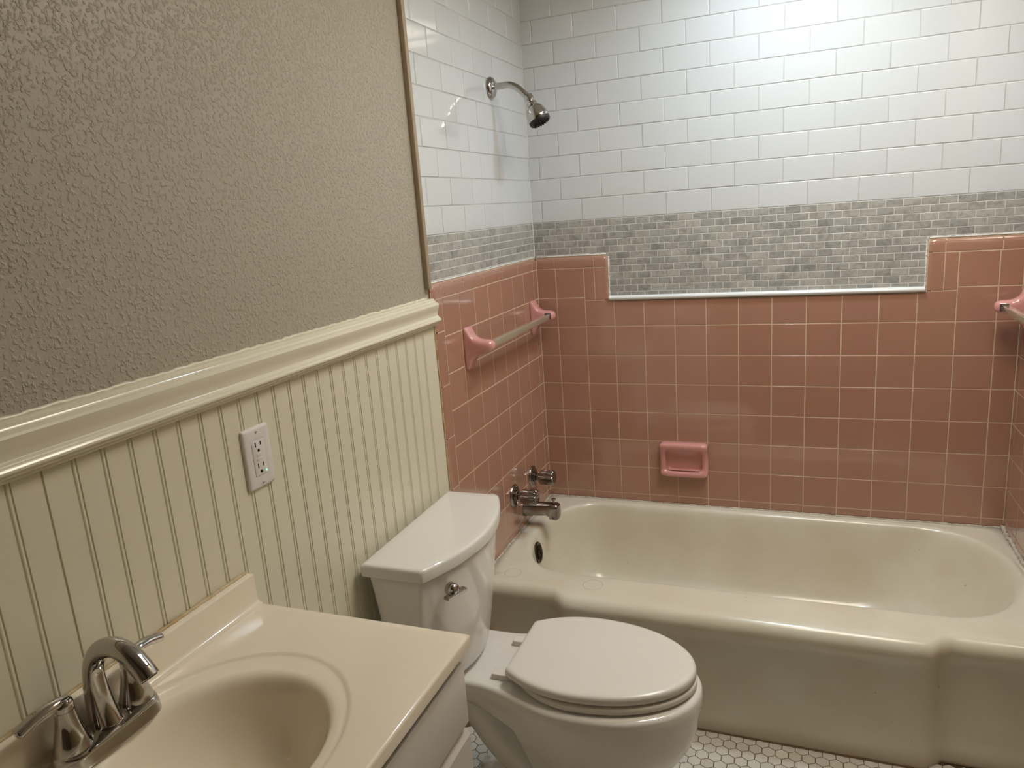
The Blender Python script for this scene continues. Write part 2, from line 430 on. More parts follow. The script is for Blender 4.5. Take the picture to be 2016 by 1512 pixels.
# ---- subway tile
def subway(mp, u0, u1, offs, parent, zs=MOST, pu=0.1515, pv=0.0769):
    m_ = MB(); row = 0; z = zs
    while z < WALLH:
        off = offs[row % 2]
        k = math.floor((u0-off)/pu)
        while off+k*pu < u1:
            a, c = max(u0, off+k*pu), min(u1, off+(k+1)*pu)
            if c-a > 0.004: tile(m_, a, z, c, min(z+pv, WALLH), mp, gap=0.0022, b=0.0022, tilt=0.0003)
            k += 1
        z += pv; row += 1
    quad(m_, u0, zs-.002, u1, WALLH, -0.0014, mp)
    return m_.build('subway_tile', [white_tile, grout_white], parent, fixn=False, wn=True)
subway(mp_back(-WOFF), -WOFF, W+WOFF, (0.033, 0.109), wall_back)
subway(mp_left(-WOFF), -0.862, WOFF, (-0.74, -0.6695), wall_left)
subway(mp_right(-WOFF), -0.862, WOFF, (-0.74, -0.6695), wall_right)
# ---- marble mosaic
def mosaic(mp, regs, off0, parent, pu=0.0495, pv=0.0239):
    m_ = MB()
    for j in range(13):
        zt = MOST-pv*j; zb = zt-pv
        rr_s = [(regs[0][0], regs[-1][1], min(q[2] for q in regs))] if zb >= max(q[2] for q in regs)-0.001 else regs
        for (u0, u1, zm) in rr_s:
            if zt < zm+0.002: continue
            off = off0+(pu/2 if j % 2 else 0)
            if j in (3, 7): off += 0.006
            k = math.floor((u0-off)/pu)
            while off+k*pu < u1:
                a, c = max(u0, off+k*pu), min(u1, off+(k+1)*pu)
                if c-a > 0.004: tile(m_, a, max(zb, zm), c, zt, mp, gap=0.0021, b=0.0012, tilt=0.0002, t=0.003)
                k += 1
    for (u0, u1, zm) in regs: quad(m_, u0, zm, u1, MOST, -0.0009, mp)
    return m_.build('marble_mosaic', [marble, grout_mosaic], parent, fixn=False, wn=True)
mosaic(mp_back(-WOFF), [(-WOFF, SL1, TOPZ-.004), (SL1, SR0, 1.150), (SR0, W+WOFF, TOPZ-.004)], 0.033, wall_back)
mosaic(mp_left(-WOFF), [(-0.862, WOFF, TOPZ-.004)], -0.013, wall_left)
mosaic(mp_right(-WOFF), [(-0.862, WOFF, TOPZ-.004)], -0.013, wall_right)
# ---- caulk lines between mosaic and pink tile, in the corners and along the tub
def wob_tube(m_, a, b, r, wob=0.0006, n=60):
    a, b = Vector(a), Vector(b); pts = []; rs = []
    for i in range(n+1):
        pts.append(a.lerp(b, i/n)+Vector([random.uniform(-wob, wob) for _ in range(3)])); rs.append(r*random.uniform(0.8, 1.2))
    m_.tube(pts, rs, n=8)
m_ = MB(); e = 0.0065; zc = TOPZ+0.0005
wob_tube(m_, (0, e, zc), (SL1-.006, e, zc), .0026); wob_tube(m_, (SL1+.0005, e, TOPZ-.008), (SL1+.0005, e, 1.16), .0026)
wob_tube(m_, (SR0-.0005, e, TOPZ-.008), (SR0-.0005, e, 1.16), .0026); wob_tube(m_, (SR0+.006, e, zc), (W, e, zc), .0026)
wob_tube(m_, (-WOFF, WOFF, TOPZ), (-WOFF, WOFF, WALLH), .0016, .0002); wob_tube(m_, (W+WOFF, WOFF, TOPZ), (W+WOFF, WOFF, WALLH), .0016, .0002)
m_.build('caulk_line', caulk, wall_back)
m_ = MB(); wob_tube(m_, (0.0, 0.0, 0.37), (0.0, 0.0, TOPZ), .0015, .0003); wob_tube(m_, (W, 0.0, 0.37), (W, 0.0, TOPZ), .0015, .0003); m_.build('corner_grout', grout_pink, wall_back)
m_ = MB(); wob_tube(m_, (-e, 0, zc), (-e, -.858, zc), .0026); m_.build('caulk_line', caulk, wall_left)
m_ = MB(); wob_tube(m_, (W+e, 0, zc), (W+e, -.858, zc), .0026); m_.build('caulk_line', caulk, wall_right)
# ---- white pencil trim closing the notch
m_ = MB()
js = [SL1+.001, 0.488, 0.783, 1.078, SR0-.001]
for a, c in zip(js, js[1:]):
    prof = [(WOFF+.002, 1.1435)]+[(WOFF-.003-0.013*math.sin(PI*k/12), 1.1525-0.009*math.cos(PI*k/12)) for k in range(13)]+[(WOFF+.002, 1.1615)]
    m_.loft([[(x, p[0], p[1]) for p in prof] for x in (a, a+.0008, c-.0008, c)], True, True, closed=True)
struct(m_.build('trim_1', trimw, auto=50))
# ---- beige strip at the end of the tiled wall
m_ = MB(); m_.box(-0.0125, -0.879, 1.300, 0.003, -0.8625, WALLH, 0.0025)
struct(m_.build('trim_2', strip_m, auto=40))
m_ = MB(); m_.box(W-0.003, -0.879, 1.300, W+0.010, -0.8625, WALLH, 0.0025)
struct(m_.build('trim_3', strip_m, auto=40))
# ---- beadboard wainscot (part of the left wall) and chair rail
m_ = MB()
prof = []
y = -0.864
prof.append((y, -0.0115)); prof.append((y, -0.001))
gp = 0.04665
def groove(c, wd=0.0013, dp=0.0017): return [(c+wd, -0.001), (c+wd*0.6, -0.001-dp), (c-wd*0.6, -0.001-dp), (c-wd, -0.001)]
k = 0
while -0.935-gp*k > -3.30:
    c = -0.935-gp*k
    if k % 28 == 23: prof += groove(c, 0.0016, 0.0034)
    else:
        prof += groove(c+0.0036)[:-1]+[(c+0.0021, -0.0014), (c+0.001, -0.0008), (c-0.001, -0.0008), (c-0.0021, -0.0014)]+groove(c-0.0036)[1:]
    k += 1
prof.append((YB, -0.001)); prof.append((YB, -0.0115))
m_.loft([[(x, yy, z) for (yy, x) in prof] for z in (0.0, 1.2045)], closed=False, smooth=False)
m_.build('beadboard_panel', bead, wall_left, fixn=False)
prof = [(-.0115, 1.2735), (.004, 1.2730), (.0065, 1.2705), (.0070, 1.2680), (.0095, 1.2672), (.0110, 1.2650), (.0115, 1.2632), (.0150, 1.2622), (.0185, 1.2595), (.0200, 1.2560),
        (.0195, 1.2520), (.0175, 1.2460), (.0150, 1.2395), (.0135, 1.2330), (.0140, 1.2275), (.0165, 1.2240), (.0195, 1.2222), (.0200, 1.2205), (.0225, 1.2195), (.0240, 1.2170),
        (.0240, 1.2140), (.0220, 1.2120), (.0195, 1.2112), (.0190, 1.2085), (.0165, 1.2065), (.0120, 1.2058), (.0115, 1.2010), (.0095, 1.1998), (-.001, 1.1998)]
m_ = MB(); m_.loft([[(x, yy, z) for (x, z) in prof] for yy in (-0.8645, YB)], closed=False, smooth=True)
m_.add([(x, -0.8645, z) for (x, z) in prof], [list(range(len(prof)))], 0)
struct(m_.build('trim_4', rail_m, auto=28, fixn=False))
# greige smooth caulk where the rail meets the textured wall
m_ = MB(); wob_tube(m_, (-.009, -.88, 1.2745), (-.009, -3.3, 1.2745), .0035, .0012, 220); m_.build('caulk_line', rail_m, wall_left)
m_ = MB(); wob_tube(m_, (0.0, -0.8655, 1.20), (0.0, -0.8655, 0.05), .0028, .0007, 120); m_.build('caulk_line', caulky, wall_left)

m_ = MB(); m_.box(W-.002, YB+.002, 0, W+.010, -0.881, 1.20); m_.build('beadboard_panel', mat('yellow_bounce_wainscot', (0.50, 0.40, 0.22), 0.4), wall_right)  # unseen panel, added in saturated yellow to tint the bounce light
# ---- hexagonal floor tiles
m_ = MB(); hp = 0.034; rr_ = hp/math.sqrt(3); gpx = 0.0012
row = 0; y = -0.7475
while y > -1.95:
    x = 0.014+(hp/2 if row % 2 else 0)
    while x < W-0.005:
        if x > 0.02:
            ring = lambda r0, z: [(x+r0*math.sin(PI/3*k_), y+r0*math.cos(PI/3*k_), z) for k_ in range(6)]
            R0 = rr_-gpx
            dz = random.uniform(-.0001, .0001)
            v_ = ring(R0, -0.0015)+ring(R0, -0.0004+dz)+ring(R0-0.0008, dz)
            f_ = [(i+6*q, (i+1) % 6+6*q, (i+1) % 6+6*q+6, i+6*q+6) for q in (0, 1) for i in range(6)]+[(12, 13, 14, 15, 16, 17)]
            m_.add(v_, f_, 0)
        x += hp
    y -= hp*math.sqrt(3)/2; row += 1
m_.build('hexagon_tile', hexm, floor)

# ---- lamps in the ceiling (out of the photograph, their light and reflections are in it)
m_ = MB(); x, y, r = TUB_LIGHT[:3]
m_.lathe([(r, -0.001), (r+.001, -0.040), (r+.004, -.045), (r+.016, -.043), (r+.022, 0.0)], Matrix.Translation((x, y, WALLH)), 48)
m_.build('lamp_trim', baffle, ceiling)
m_ = MB(); m_.lathe([(r-.001, -0.001), (0.0001, -0.003)], Matrix.Translation((x, y, WALLH)), 48)
m_.build('lamp_lens', lens_tub, ceiling)
m_ = MB(); x, y, r = FAN_LIGHT[:3]
for (a, b, c, d) in ((-1, -1, 1, -.8), (-1, .8, 1, 1), (-1, -.8, -.8, .8), (.8, -.8, 1, .8)):
    m_.box(x+a*r*1.25, y+b*r*1.25, WALLH-.012, x+c*r*1.25, y+d*r*1.25, WALLH, 0.004)
m_.build('fan_grille', trim_ring, ceiling)
m_ = MB(); m_.box(x-r, y-r, WALLH-.016, x+r, y+r, WALLH-.001, .004)
m_.build('lamp_lens', lens_fan, ceiling)

# ================================================================== bathtub
TUBZ = 0.366
def sstep(a, b, x):
    t_ = min(1, max(0, (x-a)/(b-a))); return t_*t_*(3-2*t_)
def front(x):
    mid = sstep(0.232, 0.288, x)*(1-sstep(1.238, 1.292, x))
    return -0.735-0.042*mid
def tub_inner(dl, dr, ds):
    """opening outline, counter-clockwise from front left: list of (x, y, segment info)"""
    x0, x1 = 0.048+dl, 1.528-dr
    yf, yb = -0.620+ds, -0.036-ds
    cy = (yf+yb)/2; ry = (yb-yf)/2
    lx = min(0.235+dl*0.35, x0+0.19+0*dl); xl = max(x0+0.10, 0.245-0.0*dl); xr = min(x1-0.12, 1.290-dr*0.8)
    xl = 0.245+dl*0.3
    pts = []
    NS, NE = 44, 40
    for i in range(NS): pts.append((xl+(xr-xl)*i/NS, yf))
    for i in range(NE):
        a = -PI/2+PI*i/NE
        ex = abs(math.cos(a))**0.94
        pts.append((xr+(x1-xr)*ex, cy+ry*math.sin(a)))
    for i in range(NS): pts.append((xr+(xl-xr)*i/NS, yb))
    for i in range(NE):
        a = PI/2+PI*i/NE
        pts.append((xl-(xl-x0)*abs(math.cos(a))**0.90, cy+ry*math.sin(a)))
    return pts, (xl, xr, cy, NS, NE)
base_pts, (xl_, xr_, cy_, NS_, NE_) = tub_inner(0, 0, 0)
def tub_outer(doff):
    X0, X1, Y1 = 0.0015, W-0.0015, -0.0015
    out = []
    N = len(base_pts)
    for i, (x, y) in enumerate(base_pts):
        if i < NS_:
            out.append((x, front(x)+doff))
        elif NS_+NE_ <= i < 2*NS_+NE_:
            out.append((x, Y1))
        else:
            right = i < NS_+NE_
            cx = xr_ if right else xl_
            j = (i-NS_) if right else (i-2*NS_-NE_)
            tt = j/NE_                       # 0 at one straight, 1 at the other
            H_ = (X1-cx) if right else (cx-X0)
            V0 = (cy_-front(cx)) if right else (Y1-cy_)
            V1 = (Y1-cy_) if right else (cy_-front(cx))
            total = H_+V0+V1+H_
            s = tt*total
            if s < H_: q = s; px = cx+q if right else cx-q; py = 'f' if right else 'b'
            elif s < H_+V0+V1:
                q = s-H_; px = X1 if right else X0
                py = (-(V0)+q) if right else (V0-q)
            else:
                q = s-H_-V0-V1; px = (X1-q) if right else (X0+q); py = 'b' if right else 'f'
            if py == 'f': yy = front(px)+doff
            elif py == 'b': yy = Y1
            else:
                fr_ = front(px); yy = cy_+py
                if yy < cy_: yy = cy_+(yy-cy_)*((cy_-(fr_+doff))/(cy_-front(cx)))
            out.append((px, min(Y1, yy)))
    return out
tub = empty('bathtub', (0.78, -0.4, 0), 'old cream-white enamelled alcove bathtub below the pink tiled walls', 'bathtub')
m_ = MB()
rings = []
for off, z in ((0.010, 0.0), (0.008, 0.012), (0.010, 0.035), (0.013, 0.055), (0.020, 0.085), (0.020, 0.20), (0.018, 0.285), (0.010, 0.306), (0.003, 0.318), (0.0, 0.330), (0.002, 0.342), (0.008, 0.353), (0.018, 0.3615), (0.030, 0.3655), (0.040, TUBZ)):
    rings.append([(x, y, z) for (x, y) in tub_outer(off)])
def inn(dl, dr, ds, z): return [(x, y, z) for (x, y) in tub_inner(dl, dr, ds)[0]]
# rim between: blend
o_ = tub_outer(0.040); i_ = inn(0, 0, 0, TUBZ)
for f in (0.33, 0.66): rings.append([(a[0]*(1-f)+c[0]*f, a[1]*(1-f)+c[1]*f, TUBZ-0.0008*math.sin(PI*f)) for a, c in zip(o_, i_)])
for q in ((-.008, -.008, -.008, .3662), (0, 0, 0, TUBZ-.0012), (.006, .006, .005, .3620), (.011, .013, .010, .3550), (.016, .022, .014, .340), (.022, .045, .020, .300), (.030, .085, .030, .230), (.042, .135, .042, .160), (.062, .190, .060, .110), (.095, .250, .085, .080), (.15, .33, .125, .066), (.24, .42, .19, .060)):
    rings.append(inn(*q))
m_.loft(rings, False, True)
shell = m_.build('tub_shell', enamel, tub)
# overflow plate on the tap end
m_ = MB(); M = axisM((0.0800, -0.398, 0.311), (1, 0.06, 0.15))
m_.lathe([(0.0375, -0.003), (0.0375, 0.0005), (0.0350, 0.0025), (0.031, 0.0020), (0.0305, 0.0010), (0.0005, 0.0028)], M, 40)
ov = m_.build('overflow_plate', bronze, tub)
m_ = MB()
for k in range(6):
    a = PI*k/6
    c_, s_ = math.cos(a), math.sin(a)
    for q in (-1, 1):
        pts = [(M @ Vector((q*r0*math.cos(a+0.35*math.sin(r0*120)), q*r0*math.sin(a+0.35*math.sin(r0*120)), 0.004)))[:] for r0 in (0.007, 0.012, 0.018, 0.024)]
        m_.tube(pts, 0.0016, 8)
m_.build('grate_rib', bronze, ov)
m_ = MB()
wob_tube(m_, (0.004, -0.0045, 0.3665), (W-.004, -0.0045, 0.3665), .0028, .0007, 160)
wob_tube(m_, (0.002, -0.003, 0.3665), (0.002, -0.70, 0.3665), .0034, .0008, 90)
wob_tube(m_, (W-.003, -0.003, 0.368), (W-.003, -0.70, 0.368), .0060, .0028, 110)
m_.build('caulk_bead', caulk_old, tub)
m_ = MB(); wob_tube(m_, (0.31, front(0.5)+.008, 0.0), (1.25, front(0.5)+.008, 0.0), .0025, .0008, 120)
m_.build('floor_sealant', mat('brown_sealant', (0.16, 0.08, 0.03), 0.6), tub)

# ================================================================== tub taps, spout, shower
def tap(y, z, name_label):
    t_ = empty('tub_tap', (0, y, z), name_label, 'tap')
    M = axisM((0, y, z), (1, 0, 0))
    m_ = MB(); m_.lathe([(0.041, 0.0005), (0.041, 0.003), (0.037, 0.0065), (0.030, 0.009), (0.022, 0.0085), (0.019, 0.012), (0.0005, 0.012)], M, 48)
    m_.build('escutcheon', chrome_d, t_, auto=60)
    m_ = MB(); m_.lathe([(0.0215, 0.006), (0.0215, 0.016), (0.014, 0.020), (0.013, 0.030), (0.016, 0.032)], M, 32)
    m_.build('stem', chrome_d, t_, auto=50)
    fl = lambda a, r, h: (1+0.12*math.copysign(abs(math.sin(4.5*a*2))**0.7, math.sin(4.5*a*2))) if r > 0.0235 else 1
    m_ = MB(); m_.lathe([(0.014, 0.029), (0.0215, 0.030), (0.0245, 0.034), (0.0255, 0.060), (0.0255, 0.082), (0.0235, 0.087), (0.0185, 0.089), (0.0165, 0.0875), (0.0005, 0.0875)], M, 96, flute=fl)
    m_.build('knob', chrome_d, t_, auto=70)
tap(-0.198, 0.516, 'fluted chrome tap knob nearest the back wall, above the tub spout')
tap(-0.391, 0.516, 'fluted chrome tap knob above the tub, on the toilet side')
sp_ = empty('tub_spout', (0, -0.30, 0.43), 'tarnished chrome tub spout with diverter between and below the two knobs', 'spout')
m_ = MB()
ys = -0.300
def sec(x, zc, hy, hz, n=24, p=2.6):
    return [(x, ys+hy*math.copysign(abs(math.cos(2*PI*k_/n))**(2/p), math.cos(2*PI*k_/n)), zc+hz*math.copysign(abs(math.sin(2*PI*k_/n))**(2/p), math.sin(2*PI*k_/n))) for k_ in range(n)]
m_.loft([sec(0.0005, .430, .024, .026), sec(0.006, .430, .024, .026), sec(0.010, .430, .022, .024), sec(0.05, .434, .022, .0245), sec(0.085, .4365, .0225, .023), sec(0.096, .4345, .0225, .0255, p=3.5), sec(0.099, .430, .0225, .0300, p=4), sec(0.124, .4285, .0215, .0305, p=4.5), sec(0.131, .4290, .0200, .0265, p=4.5), sec(0.1325, .4290, .017, .0235, p=4)], True, True)
body = m_.build('spout_body', chrome_d, sp_, auto=60)
m_ = MB(); m_.lathe([(0.0035, 0), (0.0035, .014), (0.008, .018), (0.0085, .021), (0.006, .0225), (0.0003, .0225)], Matrix.Translation((0.113, ys, 0.455)), 20)
m_.build('diverter_pull', chrome_d, sp_)
sh = empty('shower_head', (0, -0.317, 1.875), 'chrome shower head on a bent arm high on the white tiled wall', 'shower head')
m_ = MB(); m_.lathe([(0.033, -0.004), (0.033, 0.000), (0.029, 0.006), (0.020, 0.010), (0.0125, 0.012), (0.0105, 0.013)], axisM((0, -.317, 1.874), (1, 0, 0)), 40)
m_.build('flange', chrome, sh, auto=60)
m_ = MB(); arm = spline([(-.004, -.317, 1.873), (.03, -.317, 1.876), (.058, -.317, 1.8755), (.082, -.317, 1.866), (.103, -.317, 1.848), (.124, -.317, 1.826)], 6)
m_.tube(arm, 0.0105, 24); m_.build('arm', chrome, sh)
ax = Vector((0.42, 0.0, -0.90)).normalized()
m_ = MB(); m_.lathe([(0.0110, -0.010), (0.0150, -0.007), (0.0155, 0.006), (0.0125, 0.009), (0.012, 0.014), (0.0165, 0.017), (0.0175, 0.026), (0.013, 0.031)], axisM((.122, -.317, 1.829), ax), 28)
m_.build('collar', chrome, sh, auto=40)
M = axisM((.132, -.317, 1.805), ax)
m_ = MB(); m_.lathe([(0.011, -0.003), (0.017, 0.001), (0.0245, 0.007), (0.030, 0.016), (0.0335, 0.028), (0.0350, 0.040), (0.0350, 0.047), (0.0335, 0.049)], M, 48)
m_.build('bell', chrome, sh)
m_ = MB(); m_.lathe([(0.0345, 0.046), (0.0345, 0.055), (0.032, 0.060), (0.029, 0.061), (0.0265, 0.059), (0.0005, 0.059)], M, 48)
fc = m_.build('spray_face', black, sh, auto=50)
m_ = MB()
for rn, cnt in ((0.008, 6), (0.016, 12), (0.0235, 18)):
    for k in range(cnt):
        a = 2*PI*k/cnt
        m_.lathe([(0.0016, 0.058), (0.0014, 0.065), (0.0002, 0.0655)], M @ Matrix.Translation((rn*math.cos(a), rn*math.sin(a), 0)), 8)
m_.build('nozzle', black, fc)['kind'] = 'stuff'

# ================================================================== towel bars
def towel_bar(side, label):
    sx = 1 if side == 'left' else -1
    x0 = 0.0 if side == 'left' else W
    t_ = empty('towel_bar', (x0, -0.37, 1.10), label, 'towel bar')
    zc = 1.098
    for yc in (-0.663, -0.076):
        m_ = MB(); rings = []
        n = 40
        prof = [(0.000, .0285, .0640, 0, 8), (0.005, .0285, .0640, 0, 8), (0.0085, .0275, .0625, 0, 7), (0.012, .0268, .0560, 0, 6), (0.018, .0262, .0430, .001, 5), (0.026, .0255, .0330, .002, 4), (0.036, .0248, .0265, .003, 3.4), (0.048, .0242, .0225, .004, 3), (0.060, .0236, .0205, .005, 2.8), (0.072, .0222, .0190, .006, 2.6), (0.081, .0185, .0155, .006, 2.4), (0.0865, .0120, .0100, .006, 2.2), (0.0885, .0040, .0035, .006, 2)]
        for (x, hy, hz, dz, p) in prof:
            rings.append([(x0+sx*x, yc+hy*math.copysign(abs(math.cos(2*PI*k/n))**(2/p), math.cos(2*PI*k/n)), zc+dz+hz*math.copysign(abs(math.sin(2*PI*k/n))**(2/p), math.sin(2*PI*k/n))) for k in range(n)])
        m_.loft(rings, True, True)
        po = m_.build('bar_post', pinkp, t_)
        inner = 1 if yc < -0.3 else -1
        m_ = MB(); yy = yc+inner*0.0225
        M = Matrix.Translation((x0+sx*0.066, yy, zc+.006)) @ Matrix.Rotation(0.0, 4, 'Y')
        m_.box(x0+sx*0.066-.0112, yy-.002, zc+.006-.0112, x0+sx*0.066+.0112, yy+.0012, zc+.006+.0112)
        m_.build('socket', dark, po)  # dark plate stands for the shadow where the bar enters the post
    m_ = MB(); m_.box(x0+sx*0.066-.010, -0.645, zc+.006-.010, x0+sx*0.066+.010, -0.094, zc+.006+.010, 0.0018)
    m_.build('bar', acryl, t_, auto=40)
towel_bar('left', 'pink ceramic towel bar with smoky square rod, beside the shower taps')
towel_bar('right', 'pink ceramic towel bar cut by the right edge of the photo')

# ================================================================== soap dish
sd = empty('soap_dish', (0.532, 0, 0.548), 'pink ceramic soap dish set in the back wall above the tub', 'soap dish')
m_ = MB(); n = 64
def rrect(cx, cz, hx, hz, p, yf):
    out = []
    for k in range(n):
        a = 2*PI*k/n
        c_, s_ = math.cos(a), math.sin(a)
        x = cx+hx*math.copysign(abs(c_)**(2/p), c_); z = cz+hz*math.copysign(abs(s_)**(2/p), s_)
        out.append((x, yf(x, z), z))
    return out
cx, cz = 0.533, 0.547
hood = lambda z: 0.020*sstep(cz+.030, cz+.052, z)
lip = lambda z: 0.012*sstep(cz-.035, cz-.052, z)
P_ = lambda base: (lambda x, z: -(base+(hood(z)+lip(z))*(base > 0.006)))
rings = [rrect(cx, cz, .0870, .0650, 9, P_(0.0)), rrect(cx, cz, .0890, .0665, 12, P_(0.005)), rrect(cx, cz, .0870, .0650, 10, P_(0.012)), rrect(cx, cz, .0820, .0605, 8, P_(0.0195)),
         rrect(cx, cz-.002, .0730, .0480, 6.5, lambda x, z: -(0.0210+hood(z)*0.9+lip(z)*1.0)),
         rrect(cx, cz-.003, .0680, .0415, 6, lambda x, z: -(0.0185+hood(z)*0.4+lip(z)+.002*math.sin(x*330)*(z < cz-.03))),
         rrect(cx, cz-.003, .0650, .0385, 6, lambda x, z: -0.010), rrect(cx, cz-.003, .0635, .0370, 6, lambda x, z: -0.004), rrect(cx, cz-.003, .0600, .0340, 5, lambda x, z: -0.0016)]
m_.loft(rings, False, True)
dish = m_.build('dish_body', pinkp, sd)
m_ = MB(); m_.box(cx-.058, -0.0230, cz-.0410, cx+.058, -0.0018, cz-.0350, 0.0028); m_.build('soap_shelf', pinkp, sd, auto=50)

# ================================================================== outlet
ot = empty('electrical_outlet', (0, -1.611, 1.079), 'white rectangular wall outlet with small green light on the beadboard', 'outlet')
m_ = MB(); oy, oz = -1.611, 1.0795
def prect(hy, hz, x, n_=6, r_=0.004):
    out = []
    for cyy, czz, a0 in ((hy-r_, hz-r_, 0), (-(hy-r_), hz-r_, PI/2), (-(hy-r_), -(hz-r_), PI), (hy-r_, -(hz-r_), 1.5*PI)):
        for k in range(n_): a = a0+PI/2*k/(n_-1); out.append((x, oy+cyy+r_*math.cos(a), oz+czz+r_*math.sin(a)))
    return out
m_.loft([prect(.0350, .0573, -.001), prect(.0350, .0573, .0030), prect(.0335, .0558, .0052), prect(.0300, .0520, .0062), prect(.0172, .0340, .0064)], False, True)
m_.build('wall_plate', plate_m, ot, auto=60)
m_ = MB(); m_.loft([prect(.0166, .0333, .0055, r_=.001), prect(.0166, .0333, .0068, r_=.001), prect(.0158, .0325, .0072, r_=.001)], False, True)
m_.build('receptacle', plate_m, ot, auto=30)
m_ = MB(); m_.loft([prect(.0172, .0339, .0063, r_=.001), prect(.0172, .0339, .00655, r_=.001)], False, True); m_.build('seam', plate_l, ot)
for dz in (0.0205, -0.0195):
    m_ = MB()
    m_.box(.0070, oy-.0075-.0012, oz+dz+.0005, .0076, oy-.0075+.0012, oz+dz+.0095)
    m_.box(.0070, oy+.0060-.0012, oz+dz+.0015, .0076, oy+.0060+.0012, oz+dz+.0085)
    m_.lathe([(.0026, .0), (.0026, .0006)], axisM((.0070, oy-.0010, oz+dz-.0065), (1, 0, 0)), 16)
    m_.box(.0070, oy-.0010-.0026, oz+dz-.0094, .0076, oy-.0010+.0026, oz+dz-.0065)
    m_.build('socket', dark, ot)
for dz in (0.0055, -0.0035):
    m_ = MB(); m_.box(.0068, oy-.0075, oz+dz-.0030, .0080, oy+.0065, oz+dz+.0030, .0006); m_.build('push_button', plate_m, ot, auto=40)
for dz in (0.0485, -0.0485):
    m_ = MB(); m_.lathe([(.0030, -.001), (.0030, .0008), (.0022, .0014), (.0002, .0014)], axisM((.0060, oy, oz+dz), (1, 0, 0)), 20)
    m_.box(.0070, oy-.0024, oz+dz-.0004, .0080, oy+.0024, oz+dz+.0004, 0, 1)
    m_.build('screw', [plate_m, dark], ot, auto=40)
m_ = MB(); m_.lathe([(.0017, -.001), (.0015, .0012), (.0002, .0016)], axisM((.0068, oy+.0120, oz-.0285), (1, 0, 0)), 14); m_.build('indicator_light', led, ot)

# ================================================================== toilet
YT = -1.138
to = empty('toilet', (0.40, YT, 0), 'white two-piece toilet with closed lid between the vanity and the bathtub', 'toilet')
def rounded(poly, rads, seg=6):
    out = []
    N = len(poly)
    for i in range(N):
        p, a, b = Vector(poly[i]), Vector(poly[i-1]), Vector(poly[(i+1) % N])
        r_ = rads[i]
        if r_ <= 0: out.append(tuple(p)); continue
        da, db = (a-p).normalized(), (b-p).normalized()
        ang = math.acos(max(-1, min(1, da.dot(db))))
        d = min(r_/math.tan(ang/2), (a-p).length*.45, (b-p).length*.45)
        for k in range(seg+1):
            t_ = k/seg
            q = (p+da*d)*(1-t_)**2+p*2*t_*(1-t_)+(p+db*d)*t_*t_
            out.append(tuple(q))
    return out
def tank_outline(xb, xs, hy, s, r1=0.006, r2=0.016, off=0.0):
    xb += off; xs -= off*0.6; hy -= off; s -= off*0.4
    poly = [(xb, YT-hy), (xs, YT-hy)]
    N = 24
    for k in range(1, N):
        q = -1+2*k/N
        poly.append((xs+s*(1-q*q), YT+hy*q))
    poly += [(xs, YT+hy), (xb, YT+hy)]
    rad = [r1, r2]+[0]*(N-1)+[r2, r1]
    return rounded(poly, rad)
m_ = MB(); rings = []
for k in range(13):
    f = k/12; z = 0.402+(0.716-0.402)*f
    f2 = f**0.8
    q = tank_outline(.055-.030*f2, .118+.043*f2, .188+.029*f2, .068-.006*f2, .018, .030)
    rings.append([(x, y, z) for x, y in q])
r0 = [(x, y, .3955) for x, y in tank_outline(.055, .118, .188, .068, .018, .030, off=.006)]
m_.loft([r0]+rings, True, True)
tk = m_.build('tank', porc, to)
m_ = MB()
LD = dict(xb=.016, xs=.170, hy=.2265, s=.062)
m_.loft([[(x, y, z) for x, y in tank_outline(**LD, off=o_)] for (o_, z) in ((.010, .7105), (.001, .7115), (.0, .714), (.0, .734), (.0012, .738), (.0045, .7410), (.010, .7422), (.030, .7424), (.060, .7424))], True, True)
m_.build('tank_lid', porc, to)
# flush lever
lv = Vector((0.2115, -1.298, 0.668))
m_ = MB(); nrm = Vector((0.92, -0.36, 0)).normalized()
m_.lathe([(0.0155, -0.014), (0.0155, -0.002), (0.013, 0.006), (0.008, 0.009), (0.0005, 0.010)], axisM(lv, nrm), 28)
fl_ = m_.build('flush_lever', chrome, to)
m_ = MB(); tng = Vector((0.36, 0.92, 0)).normalized()
c0 = lv+nrm*0.010+Vector((0, 0, -.004))
bm = bmesh.new(); bmesh.ops.create_cube(bm, size=1); bmesh.ops.scale(bm, vec=(0.060, 0.017, 0.009), verts=bm.verts)
bmesh.ops.bevel(bm, geom=list(bm.edges), offset=0.0018, segments=2, affect='EDGES')
Mx = Matrix((( tng.x, nrm.x, 0, c0.x-tng.x*.004), (tng.y, nrm.y, 0, c0.y-tng.y*.004), (0, 0, 1, c0.z), (0, 0, 0, 1)))
m_.from_bm(bm, 0, True, Mx); m_.build('lever_paddle', chrome, fl_, auto=40)
